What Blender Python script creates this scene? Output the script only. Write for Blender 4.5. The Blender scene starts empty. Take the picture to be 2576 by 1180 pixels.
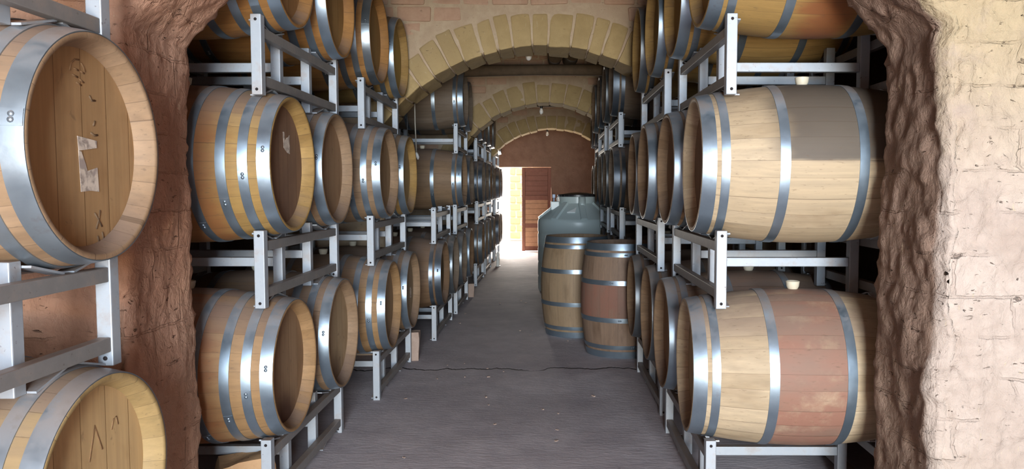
import bpy, bmesh, math, random
from mathutils import Vector, Matrix, noise

random.seed(7)
SC = bpy.context.scene
COL = SC.collection
PI = math.pi

# ------------------------------------------------------------------ helpers
def link(name, me, mats=(), parent=None, loc=(0, 0, 0), rot=(0, 0, 0)):
    o = bpy.data.objects.new(name, me)
    COL.objects.link(o)
    if me is not None:
        for m in mats:
            if m is not None and m.name not in [x.name for x in me.materials if x]:
                me.materials.append(m)
    o.location = loc
    o.rotation_euler = rot
    if parent:
        o.parent = parent
    return o

def thing(o, label, cat, group=None):
    o['label'] = label
    o['category'] = cat
    if group:
        o['group'] = group
    return o

def empty(name, loc, rz=0.0):
    o = bpy.data.objects.new(name, None)
    o.empty_display_size = 0.1
    COL.objects.link(o)
    o.location = loc
    o.rotation_euler = (0, 0, rz)
    return o

def struct(o):
    o['kind'] = 'structure'
    return o

class MB:
    """collects vertices and faces of one mesh"""
    def __init__(s):
        s.v = []; s.f = []; s.mi = []; s.sm = []
    def add(s, vs, fs, mi=0, smooth=False):
        b = len(s.v)
        s.v += [tuple(v) for v in vs]
        for f in fs:
            s.f.append(tuple(b + i for i in f)); s.mi.append(mi); s.sm.append(smooth)
    def box(s, c, d, mi=0, M=None, bev=0.0):
        x, y, z = d[0] / 2, d[1] / 2, d[2] / 2
        if bev <= 0:
            vs = [Vector((i * x, j * y, k * z)) for i in (-1, 1) for j in (-1, 1) for k in (-1, 1)]
            fs = [(0, 1, 3, 2), (4, 6, 7, 5), (0, 4, 5, 1), (2, 3, 7, 6), (0, 2, 6, 4), (1, 5, 7, 3)]
        else:
            bm = bmesh.new()
            bmesh.ops.create_cube(bm, size=1.0)
            for v in bm.verts:
                v.co = Vector((v.co.x * d[0], v.co.y * d[1], v.co.z * d[2]))
            bmesh.ops.bevel(bm, geom=list(bm.edges), offset=bev, segments=2, affect='EDGES', profile=0.5)
            bm.verts.index_update()
            vs = [v.co.copy() for v in bm.verts]
            fs = [tuple(v.index for v in f.verts) for f in bm.faces]
            bm.free()
        if M is not None:
            vs = [M @ v for v in vs]
        vs = [v + Vector(c) for v in vs]
        s.add(vs, fs, mi, bev > 0 and False)
    def bar(s, a, b, w, t, mi=0, up=(1, 0, 0)):
        """flat bar from a to b, w wide along up, t thick"""
        a = Vector(a); b = Vector(b); d = b - a; L = d.length; d.normalize()
        u = Vector(up); n = d.cross(u).normalized()
        M = Matrix((d, u, n)).transposed()
        s.box((a + b) / 2, (L, w, t), mi, M)
    def tube(s, pts, r, n=8, mi=0, cap=True):
        pts = [Vector(p) for p in pts]
        rs = r if isinstance(r, (list, tuple)) else [r] * len(pts)
        vs = []; fs = []
        prev = None
        for i, p in enumerate(pts):
            t = (pts[min(i + 1, len(pts) - 1)] - pts[max(i - 1, 0)]).normalized()
            if prev is None:
                ref = Vector((0, 0, 1)) if abs(t.z) < .9 else Vector((1, 0, 0))
                u = t.cross(ref).normalized()
            else:
                u = (prev - t * prev.dot(t)).normalized()
            prev = u
            w = t.cross(u)
            for k in range(n):
                a = 2 * PI * k / n
                vs.append(p + (u * math.cos(a) + w * math.sin(a)) * rs[i])
        for i in range(len(pts) - 1):
            for k in range(n):
                k2 = (k + 1) % n
                fs.append((i * n + k, i * n + k2, (i + 1) * n + k2, (i + 1) * n + k))
        if cap:
            fs.append(tuple(range(n))[::-1])
            fs.append(tuple((len(pts) - 1) * n + k for k in range(n)))
        s.add(vs, fs, mi, True)
    def lathe(s, prof, n=48, axis='z', mi=0, smooth=True, close=False):
        """prof: list of (axial, radius)"""
        vs = []; fs = []
        for (h, r) in prof:
            for k in range(n):
                a = 2 * PI * k / n
                if axis == 'z':
                    vs.append((r * math.cos(a), r * math.sin(a), h))
                else:
                    vs.append((h, r * math.cos(a), r * math.sin(a)))
        m = len(prof)
        for i in range(m - 1 + (1 if close else 0)):
            j = (i + 1) % m
            for k in range(n):
                k2 = (k + 1) % n
                fs.append((i * n + k, i * n + k2, j * n + k2, j * n + k))
        if not close:
            if prof[0][1] > 1e-6: fs.append(tuple(range(n))[::-1])
            if prof[-1][1] > 1e-6: fs.append(tuple((m - 1) * n + k for k in range(n)))
        s.add(vs, fs, mi, smooth)
    def mesh(s, name, sharp=None):
        me = bpy.data.meshes.new(name)
        me.from_pydata(s.v, [], s.f)
        me.polygons.foreach_set('material_index', s.mi)
        me.polygons.foreach_set('use_smooth', s.sm)
        bm = bmesh.new(); bm.from_mesh(me)
        bmesh.ops.recalc_face_normals(bm, faces=bm.faces)
        bm.to_mesh(me); bm.free()
        if sharp:
            me.set_sharp_from_angle(angle=math.radians(sharp))
        me.update()
        return me

def fbm(p, oct=4):
    a = 1.0; t = 0.0
    q = Vector(p)
    for i in range(oct):
        t += a * noise.noise(q); q = q * 2.07 + Vector((3.1, 1.7, 9.2)); a *= .52
    return t

# ------------------------------------------------------------------ materials
class NT:
    def __init__(s, name):
        s.m = bpy.data.materials.new(name); s.m.use_nodes = True
        s.t = s.m.node_tree; s.t.nodes.clear()
        s.out = s.n('ShaderNodeOutputMaterial')
        s.b = s.n('ShaderNodeBsdfPrincipled')
        s.l(s.b.outputs[0], s.out.inputs[0])
    def n(s, typ, **kw):
        x = s.t.nodes.new(typ)
        for k, v in kw.items(): setattr(x, k, v)
        return x
    def l(s, a, b): s.t.links.new(a, b)
    def put(s, sock, v):
        if hasattr(v, 'is_linked') or isinstance(v, bpy.types.NodeSocket): s.l(v, sock)
        else: sock.default_value = v
    def math(s, op, a, b=0.0, c=0.0, clamp=False):
        x = s.n('ShaderNodeMath', operation=op, use_clamp=clamp)
        s.put(x.inputs[0], a); s.put(x.inputs[1], b); s.put(x.inputs[2], c)
        return x.outputs[0]
    def sstep(s, v, lo, hi):
        x = s.n('ShaderNodeMapRange', interpolation_type='SMOOTHSTEP')
        s.put(x.inputs[0], v); s.put(x.inputs[1], lo); s.put(x.inputs[2], hi)
        return x.outputs[0]
    def noise(s, vec, scale=5.0, detail=4.0, rough=.55, dist=0.0):
        x = s.n('ShaderNodeTexNoise')
        s.put(x.inputs['Vector'], vec); s.put(x.inputs['Scale'], scale)
        s.put(x.inputs['Detail'], detail); s.put(x.inputs['Roughness'], rough); s.put(x.inputs['Distortion'], dist)
        return x.outputs[0]
    def mapv(s, vec, scale=(1, 1, 1), loc=(0, 0, 0)):
        x = s.n('ShaderNodeMapping')
        s.put(x.inputs['Vector'], vec); s.put(x.inputs['Scale'], scale); s.put(x.inputs['Location'], loc)
        return x.outputs[0]
    def mix(s, f, a, b, mode='MIX'):
        x = s.n('ShaderNodeMix', data_type='RGBA', blend_type=mode)
        s.put(x.inputs[0], f)
        for i, v in ((6, a), (7, b)):
            if isinstance(v, bpy.types.NodeSocket): s.l(v, x.inputs[i])
            else: x.inputs[i].default_value = (v[0], v[1], v[2], 1)
        return x.outputs[2]
    def bump(s, h, strength=.3, dist=.01):
        x = s.n('ShaderNodeBump')
        s.put(x.inputs['Height'], h); x.inputs['Strength'].default_value = strength; x.inputs['Distance'].default_value = dist
        s.l(x.outputs[0], s.b.inputs['Normal'])
    def obj(s): return s.n('ShaderNodeTexCoord').outputs['Object']
    def geo(s): return s.n('ShaderNodeNewGeometry')
    def prop(s, name):
        return s.n('ShaderNodeAttribute', attribute_type='OBJECT', attribute_name=name).outputs['Fac']
    def base(s, c): s.put(s.b.inputs['Base Color'], c if isinstance(c, bpy.types.NodeSocket) else (c[0], c[1], c[2], 1))
    def rough(s, r): s.put(s.b.inputs['Roughness'], r)
    def metal(s, r): s.put(s.b.inputs['Metallic'], r)
    def spec(s, r): s.put(s.b.inputs['Specular IOR Level'], r)

def xyz(t, v):
    x = t.n('ShaderNodeSeparateXYZ'); t.l(v, x.inputs[0]); return x.outputs

def mat_wood():
    t = NT('oak_staves')
    v = t.obj(); x, y, z = xyz(t, v)
    oi = t.n('ShaderNodeObjectInfo')
    rnd = oi.outputs['Random']; tint = oi.outputs['Color']
    ang = t.math('ARCTAN2', y, z)
    sa = t.math('MULTIPLY_ADD', ang, 27 / (2 * PI), t.math('MULTIPLY', rnd, 31.0))
    # uneven stave widths
    wob = t.n('ShaderNodeTexNoise', noise_dimensions='1D'); t.put(wob.inputs['W'], t.math('MULTIPLY', sa, .9)); t.put(wob.inputs['Scale'], 1.0)
    sa = t.math('ADD', sa, t.math('MULTIPLY', wob.outputs[0], .9))
    idx = t.math('FLOOR', sa); fr = t.math('FRACT', sa)
    edge = t.math('MINIMUM', fr, t.math('SUBTRACT', 1.0, fr))
    joint = t.sstep(edge, .004, .022)
    wn = t.n('ShaderNodeTexWhiteNoise', noise_dimensions='1D'); t.put(wn.inputs['W'], t.math('MULTIPLY_ADD', rnd, 57.3, idx))
    tone = wn.outputs[0]
    off = t.n('ShaderNodeVectorMath', operation='ADD'); t.l(v, off.inputs[0])
    cmb = t.n('ShaderNodeCombineXYZ'); t.l(t.math('MULTIPLY', tone, 9.0), cmb.inputs[0]); t.l(t.math('MULTIPLY', rnd, 20.0), cmb.inputs[1])
    t.l(cmb.outputs[0], off.inputs[1])
    vv = off.outputs[0]
    grain = t.noise(t.mapv(vv, (1.6, 60, 60)), 1.0, 5, .6)
    blot = t.noise(t.mapv(vv, (2.0, 5, 5)), 1.0, 4, .6)
    # fine pits: small marks across the staves
    pits = t.noise(t.mapv(vv, (22, 130, 130)), 1.0, 3, .6)
    c = t.mix(t.math('MULTIPLY', grain, .85), (.62, .62, .62), (1.28, 1.22, 1.12))
    c = t.mix(1.0, c, tint, 'MULTIPLY')
    c = t.mix(t.sstep(tone, .15, .95), t.mix(1.0, c, (.86, .84, .80), 'MULTIPLY'), c)
    c = t.mix(t.math('MULTIPLY', t.sstep(blot, .48, .72), .6), c, t.mix(1.0, c, (.55, .5, .45), 'MULTIPLY'))
    # wine red band painted or soaked between the middle hoops
    ax = t.math('ABSOLUTE', x)
    band = t.math('SUBTRACT', 1.0, t.sstep(t.math('ADD', ax, t.math('MULTIPLY', blot, .012)), .142, .150))
    st = t.math('MULTIPLY', t.math('MULTIPLY', band, t.prop('stain')), t.sstep(t.noise(t.mapv(vv, (5, 5, 5)), 1, 5, .65), .18, .5))
    c = t.mix(st, c, t.mix(t.sstep(blot, .35, .7), (.25, .115, .08), (.21, .125, .092)))
    # orange spilt patch towards the front half
    sp = t.math('MULTIPLY', t.prop('spill'), t.sstep(t.math('ADD', t.math('ABSOLUTE', t.math('ADD', x, t.prop('spillx'))), t.math('MULTIPLY', blot, -.30)), .04, -.10))
    c = t.mix(sp, c, (.24, .092, .035))
    # dust lying on top
    nz = xyz(t, t.geo().outputs['Normal'])[2]
    dust = t.math('MULTIPLY', t.sstep(nz, .25, .9), t.sstep(blot, .2, .55))
    c = t.mix(t.math('MULTIPLY', dust, t.math('SUBTRACT', .8, t.math('MULTIPLY', t.prop('grime'), .55))), c, (.20, .14, .11))
    # grey grime on the upper middle
    gm = t.math('MULTIPLY', t.prop('grime'), t.math('MULTIPLY', t.sstep(t.math('ADD', z, t.math('MULTIPLY', blot, .08)), .03, .06), t.sstep(t.math('ADD', x, t.math('MULTIPLY', blot, .22)), .36, .22)))
    c = t.mix(t.math('MULTIPLY', gm, .92), c, (.085, .068, .055))
    c = t.mix(t.math('MULTIPLY', t.sstep(pits, .60, .74), .5), c, (.12, .075, .045))
    c = t.mix(t.math('ADD', t.math('MULTIPLY', joint, .55), .45), (.07, .042, .025), c)
    t.base(c); t.rough(.62); t.spec(.3)
    t.bump(t.math('ADD', t.math('MULTIPLY', joint, .8), t.math('MULTIPLY', grain, .25)), .18, .004)
    return t.m

def mat_head():
    t = NT('oak_head')
    v = t.obj(); x, y, z = xyz(t, v)
    oi = t.n('ShaderNodeObjectInfo'); rnd = oi.outputs['Random']; tint = oi.outputs['Color']
    s = t.math('MULTIPLY_ADD', y, 9.0, t.math('MULTIPLY', rnd, 40))
    idx = t.math('FLOOR', s); fr = t.math('FRACT', s)
    joint = t.sstep(t.math('MINIMUM', fr, t.math('SUBTRACT', 1, fr)), .006, .022)
    wn = t.n('ShaderNodeTexWhiteNoise', noise_dimensions='1D'); t.put(wn.inputs['W'], t.math('MULTIPLY_ADD', rnd, 31.0, idx))
    tone = wn.outputs[0]
    cmb = t.n('ShaderNodeCombineXYZ'); t.l(t.math('MULTIPLY', rnd, 20.0), cmb.inputs[0]); t.l(t.math('MULTIPLY', tone, 7), cmb.inputs[2])
    off = t.n('ShaderNodeVectorMath', operation='ADD'); t.l(v, off.inputs[0]); t.l(cmb.outputs[0], off.inputs[1])
    vv = off.outputs[0]
    grain = t.noise(t.mapv(vv, (30, 50, 2.2)), 1, 5, .6)
    blot = t.noise(t.mapv(vv, (6, 6, 4)), 1, 5, .6)
    marks = t.noise(t.mapv(vv, (20, 20, 16)), 1, 3, .55, .5)
    c = t.mix(grain, (.70, .68, .66), (1.2, 1.16, 1.1))
    c = t.mix(1.0, c, tint, 'MULTIPLY')
    c = t.mix(tone, t.mix(1.0, c, (.86, .82, .78), 'MULTIPLY'), c)
    c = t.mix(t.math('MULTIPLY', t.sstep(blot, .48, .75), .5), c, t.mix(1.0, c, (.62, .54, .48), 'MULTIPLY'))
    c = t.mix(t.math('MULTIPLY', t.sstep(marks, .66, .74), .45), c, (.11, .07, .045))
    # leak stain spreading up from the lower rim
    r2 = t.math('SQRT', t.math('ADD', t.math('MULTIPLY', y, y), t.math('POWER', t.math('ADD', z, .27), 2.0)))
    leak = t.math('MULTIPLY', t.prop('leak'), t.sstep(t.math('ADD', r2, t.math('MULTIPLY', blot, -.10)), .15, .02))
    c = t.mix(leak, c, (.07, .03, .02))
    dk = t.math('MULTIPLY', t.prop('dark'), t.sstep(blot, .25, .6))
    c = t.mix(dk, c, (.17, .10, .07))
    c = t.mix(joint, t.mix(1.0, c, (.55, .5, .45), 'MULTIPLY'), c)
    t.base(c); t.rough(.68); t.spec(.25)
    t.bump(t.math('ADD', joint, t.math('MULTIPLY', grain, .3)), .25, .003)
    return t.m

def mat_hoop():
    t = NT('galvanised_hoop')
    v = t.obj()
    oi = t.n('ShaderNodeObjectInfo'); tint = oi.outputs['Color']; rnd = oi.outputs['Random']
    cmb = t.n('ShaderNodeCombineXYZ'); t.l(t.math('MULTIPLY', rnd, 20.0), cmb.inputs[0])
    off = t.n('ShaderNodeVectorMath', operation='ADD'); t.l(v, off.inputs[0]); t.l(cmb.outputs[0], off.inputs[1]); v = off.outputs[0]
    n1 = t.noise(v, 9, 5, .65); n2 = t.noise(v, 60, 3, .6)
    c = t.mix(n1, (.58, .62, .66), (1.0, 1.0, 1.0))
    c = t.mix(1.0, c, tint, 'MULTIPLY')
    nz = xyz(t, t.geo().outputs['Normal'])[2]
    dust = t.math('MULTIPLY', t.sstep(nz, .35, .9), t.sstep(n1, .25, .6), clamp=True)
    c = t.mix(t.math('MULTIPLY', dust, .9), c, (.22, .175, .15))
    rust = t.math('MULTIPLY', t.sstep(n1, .60, .72), .35)
    c = t.mix(rust, c, (.16, .115, .09))
    t.base(c); t.metal(t.math('SUBTRACT', .82, t.math('MULTIPLY', dust, .8)))
    t.rough(t.math('ADD', .22, t.math('MULTIPLY', n1, .30)))
    t.bump(n2, .08, .002)
    return t.m

def mat_rack(name, lo, hi):
    t = NT(name)
    v = t.obj(); g = t.geo()
    n1 = t.noise(g.outputs['Position'], 14, 5, .65); n2 = t.noise(g.outputs['Position'], 70, 3, .6)
    c = t.mix(n1, lo, hi)
    nz = xyz(t, g.outputs['Normal'])[2]
    nx = t.math('ABSOLUTE', xyz(t, g.outputs['Normal'])[0])
    dust = t.math('MULTIPLY', t.sstep(nz, .4, .8), t.sstep(n1, .2, .55))
    c = t.mix(t.math('MULTIPLY', dust, .9), c, (.25, .18, .14))
    c = t.mix(t.math('MULTIPLY', t.sstep(n1, .50, .70), .5), c, (.30, .24, .20))
    c = t.mix(t.math('MULTIPLY', t.sstep(n2, .66, .74), .6), c, (.10, .07, .055))
    t.base(c); t.metal(.25); t.rough(.5)
    t.bump(n2, .1, .002)
    return t.m

def mat_clay(name, ca, cb, cc, scale=1.0, bumpd=.02, bstr=.6, courses=0.0, right=None, upper=None):
    t = NT(name)
    p = t.geo().outputs['Position']; x, y, z = xyz(t, p)
    n0 = t.noise(p, .9 * scale, 3, .55); n1 = t.noise(p, 5 * scale, 6, .62, .3); n2 = t.noise(p, 26 * scale, 6, .65, .6)
    n3 = t.noise(t.mapv(p, (1, 1, .45)), 14 * scale, 5, .6, .8)
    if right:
        br_ = t.sstep(x, -.3, .5)  # right jamb browned, its shade put into the colour
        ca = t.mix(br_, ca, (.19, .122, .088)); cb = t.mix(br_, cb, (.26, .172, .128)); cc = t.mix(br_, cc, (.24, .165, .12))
        xs = t.math('MULTIPLY', t.sstep(x, .2, .9), t.sstep(t.math('ADD', y, t.math('MULTIPLY', n1, -.05)), 2.46, 2.43))  # front coat paler, brightness of the lit side put into its colour
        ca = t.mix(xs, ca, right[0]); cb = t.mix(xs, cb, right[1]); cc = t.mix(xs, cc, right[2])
    c = t.mix(t.sstep(n1, .3, .7), ca, cb)
    c = t.mix(t.math('MULTIPLY', t.sstep(n0, .42, .68), .6), c, cc)
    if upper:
        up = t.math('MULTIPLY', t.sstep(t.math('ADD', z, t.math('MULTIPLY', n1, .5)), 1.5, 2.3), t.sstep(n1, .2, .5))  # warm light high on the front painted in as yellower plaster
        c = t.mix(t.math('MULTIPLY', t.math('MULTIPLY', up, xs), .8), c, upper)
    c = t.mix(t.math('MULTIPLY', t.sstep(n2, .58, .75), .35), c, t.mix(1.0, c, (.55, .5, .46), 'MULTIPLY'))
    straw = t.noise(t.mapv(p, (70, 70, 14)), 1, 2, .5, .8)
    c = t.mix(t.math('MULTIPLY', t.sstep(straw, .70, .76), .5), c, (.50, .40, .26))
    # short pits and dashes where straw has fallen out
    pit = t.noise(t.mapv(p, (26, 26, 60)), 1, 3, .6, .6)
    pits = t.math('MULTIPLY', t.sstep(pit, .64, .72), t.sstep(n1, .42, .6))
    c = t.mix(t.math('MULTIPLY', pits, .55), c, (.10, .06, .042))
    h = t.math('ADD', t.math('ADD', t.math('MULTIPLY', n2, .55), t.math('MULTIPLY', n3, .55)), t.math('MULTIPLY', pits, -.5))
    if courses:
        cm = t.n('ShaderNodeCombineXYZ')
        t.l(t.math('ADD', t.math('ADD', x, y), t.math('MULTIPLY', n1, .05)), cm.inputs[0]); t.l(t.math('ADD', z, t.math('MULTIPLY', n1, .05)), cm.inputs[1])
        bk = t.n('ShaderNodeTexBrick'); t.l(cm.outputs[0], bk.inputs['Vector']); bk.inputs['Scale'].default_value = 1.0
        bk.inputs['Brick Width'].default_value = .36; bk.inputs['Row Height'].default_value = .135; bk.inputs['Mortar Size'].default_value = .006; bk.inputs['Mortar Smooth'].default_value = .6
        ln = t.math('MULTIPLY', bk.outputs['Fac'], t.sstep(n1, .44, .60))
        c = t.mix(t.math('MULTIPLY', ln, courses), c, t.mix(1.0, c, (.45, .4, .36), 'MULTIPLY'))
        h = t.math('ADD', h, t.math('MULTIPLY', ln, -courses))
    t.base(c); t.rough(.92); t.spec(.12)
    t.bump(h, bstr, bumpd)
    return t.m

def mat_plain(name, col, rough=.6, metal=0.0, nscale=20, var=.25, bump=.1, spec=.4):
    t = NT(name)
    n = t.noise(t.obj(), nscale, 5, .6)
    lo = tuple(c * (1 - var) for c in col); hi = tuple(min(1, c * (1 + var)) for c in col)
    t.base(t.mix(n, lo, hi)); t.rough(rough); t.metal(metal); t.spec(spec)
    if bump: t.bump(n, bump, .004)
    return t.m

def mat_floor():
    t = NT('packed_earth_floor')
    p = t.geo().outputs['Position']; x, y, z = xyz(t, p)
    n0 = t.noise(p, .8, 4, .6); n1 = t.noise(p, 6, 6, .65); n2 = t.noise(t.mapv(p, (14, 40, 1)), 1, 5, .65, .6); n3 = t.noise(p, 90, 3, .6)
    c = t.mix(t.sstep(n1, .25, .75), (.43, .375, .385), (.55, .48, .485))
    c = t.mix(t.math('MULTIPLY', t.sstep(n0, .4, .65), .55), c, (.33, .285, .30))
    c = t.mix(t.math('MULTIPLY', t.sstep(n2, .62, .75), .35), c, (.58, .50, .46))
    c = t.mix(t.math('MULTIPLY', t.sstep(n3, .66, .76), .5), c, (.60, .52, .48))
    n1d = t.n('ShaderNodeTexNoise', noise_dimensions='1D'); t.put(n1d.inputs['W'], x); n1d.inputs['Scale'].default_value = 3.0; n1d.inputs['Detail'].default_value = 5
    dy = t.math('ABSOLUTE', t.math('SUBTRACT', t.math('SUBTRACT', y, 5.60), t.math('MULTIPLY', n1d.outputs[0], .40)))
    cr = t.math('MULTIPLY', t.math('SUBTRACT', 1, t.sstep(dy, .004, .022)), t.sstep(n1d.outputs[0], .30, .42))
    c = t.mix(cr, c, (.02, .015, .015))
    t.base(c); t.rough(.85); t.spec(.2)
    t.bump(t.math('ADD', t.math('ADD', t.math('MULTIPLY', n2, .7), t.math('MULTIPLY', n1, .6)), t.math('MULTIPLY', cr, -1.0)), .45, .012)
    return t.m

M = {}
M['wood'] = mat_wood(); M['head'] = mat_head(); M['hoop'] = mat_hoop(); M['rack'] = mat_rack('zinc_painted_steel', (.29, .315, .35), (.42, .44, .465)); M['rail'] = mat_rack('shaded_dusty_rail', (.18, .165, .155), (.27, .255, .245))  # rail copy painted browner, as shade on faces turned from the light
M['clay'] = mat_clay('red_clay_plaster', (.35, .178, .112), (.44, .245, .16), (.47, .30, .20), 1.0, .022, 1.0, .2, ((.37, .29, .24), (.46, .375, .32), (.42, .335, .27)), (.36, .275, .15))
M['clay_dark'] = mat_clay('brown_adobe', (.25, .15, .105), (.33, .205, .145), (.30, .20, .14), 1.0, .015, .5)
M['clay_side'] = mat_clay('shaded_adobe', (.13, .072, .05), (.19, .11, .078), (.16, .10, .07), 1.0, .015, .5)  # side walls: adobe colour darkened to paint in the bays' deep shade
M['stone'] = mat_clay('ochre_voussoir', (.36, .25, .115), (.43, .305, .145), (.35, .25, .13), 1.3, .01, .45)
M['mortar'] = mat_clay('pale_mortar', (.45, .33, .22), (.52, .40, .27), (.42, .29, .20), 2.0, .01, .5)
M['adobe'] = mat_clay('pink_adobe_block', (.44, .27, .18), (.52, .34, .23), (.44, .30, .20), 1.2, .012, .5)
M['floor'] = mat_floor()
M['silicone'] = mat_plain('cream_silicone', (.56, .50, .38), .5, 0, 30, .08, 0)
M['log'] = mat_plain('old_log_bark', (.10, .066, .038), .85, 0, 12, .5, .6)
M['plank'] = mat_plain('dark_roof_plank', (.16, .085, .06), .8, 0, 9, .4, .4)
M['hole'] = mat_plain('dark_hole', (.02, .015, .015), .9, 0, 5, .1, 0)
M['tank'] = mat_plain('grey_green_plastic', (.50, .58, .57), .34, 0, 4, .06, .02, .5)
M['tank_lid'] = mat_plain('black_plastic', (.018, .018, .020), .35, 0, 6, .2, .02, .5)
M['tank_mark'] = mat_plain('pale_emblem', (.86, .89, .87), .4, 0, 6, .05, 0)
M['paper'] = None
M['bulb'] = mat_plain('milky_bulb_glass', (.80, .77, .72), .25, 0, 5, .02, 0, .6)
M['socket'] = mat_plain('black_bakelite', (.02, .018, .017), .4, 0, 5, .1, 0)
M['cable'] = mat_plain('pale_cable', (.30, .27, .22), .6, 0, 5, .1, 0)
M['doorwood'] = mat_plain('red_brown_door_paint', (.27, .11, .07), .6, 0, 14, .3, .2)
M['doorpale'] = mat_plain('worn_pale_door_boards', (.55, .31, .18), .7, 0, 14, .25, .2)
M['white'] = mat_plain('white_plastic', (.75, .74, .70), .4, 0, 6, .05, 0)
M['blue'] = mat_plain('pale_blue_plastic', (.35, .45, .62), .4, 0, 6, .1, 0)

def mat_paper():
    t = NT('torn_paper')
    v = t.obj()
    n = t.noise(v, 38, 4, .6, .4); n2 = t.noise(v, 14, 3, .5)
    c = t.mix(t.sstep(n, .35, .6), (.30, .24, .20), (.66, .56, .46))
    c = t.mix(t.sstep(n2, .55, .62), c, (.36, .29, .25))
    t.base(c); t.rough(.8)
    return t.m
M['paper'] = mat_paper()
M['ink'] = mat_plain('dark_crayon', (.14, .085, .045), .8, 0, 60, .4, 0)
M['stamp'] = mat_plain('faded_brown_stamp', (.23, .13, .06), .8, 0, 60, .4, 0)

# ------------------------------------------------------------------ camera
F_PX = 1900.0
cam_d = bpy.data.cameras.new('camera'); cam = bpy.data.objects.new('camera', cam_d); COL.objects.link(cam)
cam_d.sensor_fit = 'HORIZONTAL'; cam_d.sensor_width = 36.0; cam_d.lens = F_PX / 2576 * 36.0
cam_d.clip_start = .05
cam.location = (0, 0, 1.40)
cam.rotation_euler = (PI / 2 - math.atan(115 / F_PX), 0, 0)
cam_d.shift_x = -87 / 2576
SC.camera = cam

# ------------------------------------------------------------------ the shell
XL, XR, ZT = -2.35, 2.05, 3.25
YB, YE = -4.5, 16.8

def arch_wall(name, y0, th, xc, R, zc, a, mats, amp=.03, step=.05, seed=0.0, chip=.03, grow=0.0, flake=0.0):
    """a wall right across the cellar with a segmental arch through it, surface uneven"""
    R = R + grow; a = a + grow
    zs = zc + math.sqrt(R * R - a * a)
    half = math.asin(a / R)
    per = []
    nj = max(4, int(zs / step)); na = max(8, int(2 * half * R / step))
    Zs2 = 2.55
    for i in range(nj):
        z = zs * i / nj; per.append(((xc - a, z), (XL, Zs2 * i / nj), (-1, 0)))
    Lr = (ZT - Zs2) * 2 + (XR - XL)
    for i in range(na + 1):
        t = i / na; ang = -half + 2 * half * t
        p = (xc + R * math.sin(ang), zc + R * math.cos(ang))
        s = t * Lr
        if s < ZT - Zs2: q = (XL, Zs2 + s)
        elif s < ZT - Zs2 + XR - XL: q = (XL + s - (ZT - Zs2), ZT)
        else: q = (XR, ZT - (s - (ZT - Zs2) - (XR - XL)))
        per.append((p, q, (math.sin(ang), math.cos(ang))))
    for i in range(nj, -1, -1):
        if i == nj: continue
        z = zs * i / nj; per.append(((xc + a, z), (XR, Zs2 * i / nj), (1, 0)))
    n = len(per)
    ns = max(3, int(th / step)); nf = max(5, int(.8 / step))
    rows = []
    for j in range(nf, 0, -1): rows.append(('f', (j / nf) ** 1.3))
    for k in range(ns + 1): rows.append(('s', k / ns))
    for j in range(1, 5): rows.append(('b', (j / 4) ** 1.3))
    vs = []
    for kind, t in rows:
        for (p, q, nn) in per:
            outw = Vector((nn[0], 0, nn[1]))
            pe = Vector((p[0], y0, p[1])) + Vector((seed, seed * 1.3, 0))
            cut = chip * (.25 + .9 * abs(noise.noise(pe * 4)) + .8 * abs(noise.noise(pe * 13)) + .4 * abs(noise.noise(pe * 31)))
            if kind == 's':
                co = Vector((p[0], y0 + th * t, p[1])); nrm = -outw
                e = t * th
                shift = outw * cut * max(0, 1 - e / .07) ** 2
                e2 = (1 - t) * th
                shift = shift + outw * cut * max(0, 1 - e2 / .07) ** 2
            else:
                co = Vector((p[0] + (q[0] - p[0]) * t, y0 if kind == 'f' else y0 + th, p[1] + (q[1] - p[1]) * t))
                nrm = Vector((0, -1 if kind == 'f' else 1, 0))
                dist = math.hypot(co.x - p[0], co.z - p[1])
                shift = outw * cut * max(0, 1 - dist / .22) - nrm * cut * .6 * max(0, 1 - dist / .07) ** 2
            sp = co + Vector((seed, seed * 1.3, 0))
            fl = noise.noise(Vector((sp.x * 8, sp.y * 8, sp.z * 7))) + .6 * noise.noise(Vector((sp.x * 21, sp.y * 21, sp.z * 15)))
            fl = 1 / (1 + math.exp(-14 * fl)) + .6 / (1 + math.exp(-14 * (fl - .45)))
            d = amp * (fbm(sp * 1.8, 2) * .42 + fbm(Vector((sp.x * 7, sp.y * 7, sp.z * 6)), 3) * .14 + fbm(sp * 24, 3) * .15 + flake * (.45 if p[0] < 0 else 1.0) * (fl - .5) * .26)
            w = Vector((noise.noise(sp * 4 + Vector((9, 0, 0))), 0, noise.noise(sp * 4 + Vector((0, 0, 9))))) * amp * .25
            vs.append(co + nrm * d + shift + w)
    m = len(rows); fs = []
    for j in range(m - 1):
        for i in range(n - 1):
            fs.append((j * n + i, j * n + i + 1, (j + 1) * n + i + 1, (j + 1) * n + i))
    mb = MB(); mb.add(vs, fs, 0, True)
    return mb

def rough_block(mb, c, d, M3=None, mi=0, jit=.006, bev=.014, seed=0.0):
    bm = bmesh.new(); bmesh.ops.create_cube(bm, size=1.0)
    for v in bm.verts:
        v.co = Vector((v.co.x * d[0], v.co.y * d[1], v.co.z * d[2]))
    bmesh.ops.bevel(bm, geom=list(bm.edges), offset=bev, segments=2, affect='EDGES', profile=.6)
    bm.verts.index_update()
    vs = []
    for v in bm.verts:
        co = v.co.copy()
        if M3 is not None: co = M3 @ co
        co += Vector(c)
        q = co * 7 + Vector((seed, seed, seed))
        co += Vector((noise.noise(q), noise.noise(q + Vector((5, 3, 1))), noise.noise(q + Vector((2, 8, 4))))) * jit * 1.6
        vs.append(co)
    fs = [tuple(v.index for v in f.verts) for f in bm.faces]
    bm.free()
    mb.add(vs, fs, mi, False)

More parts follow.
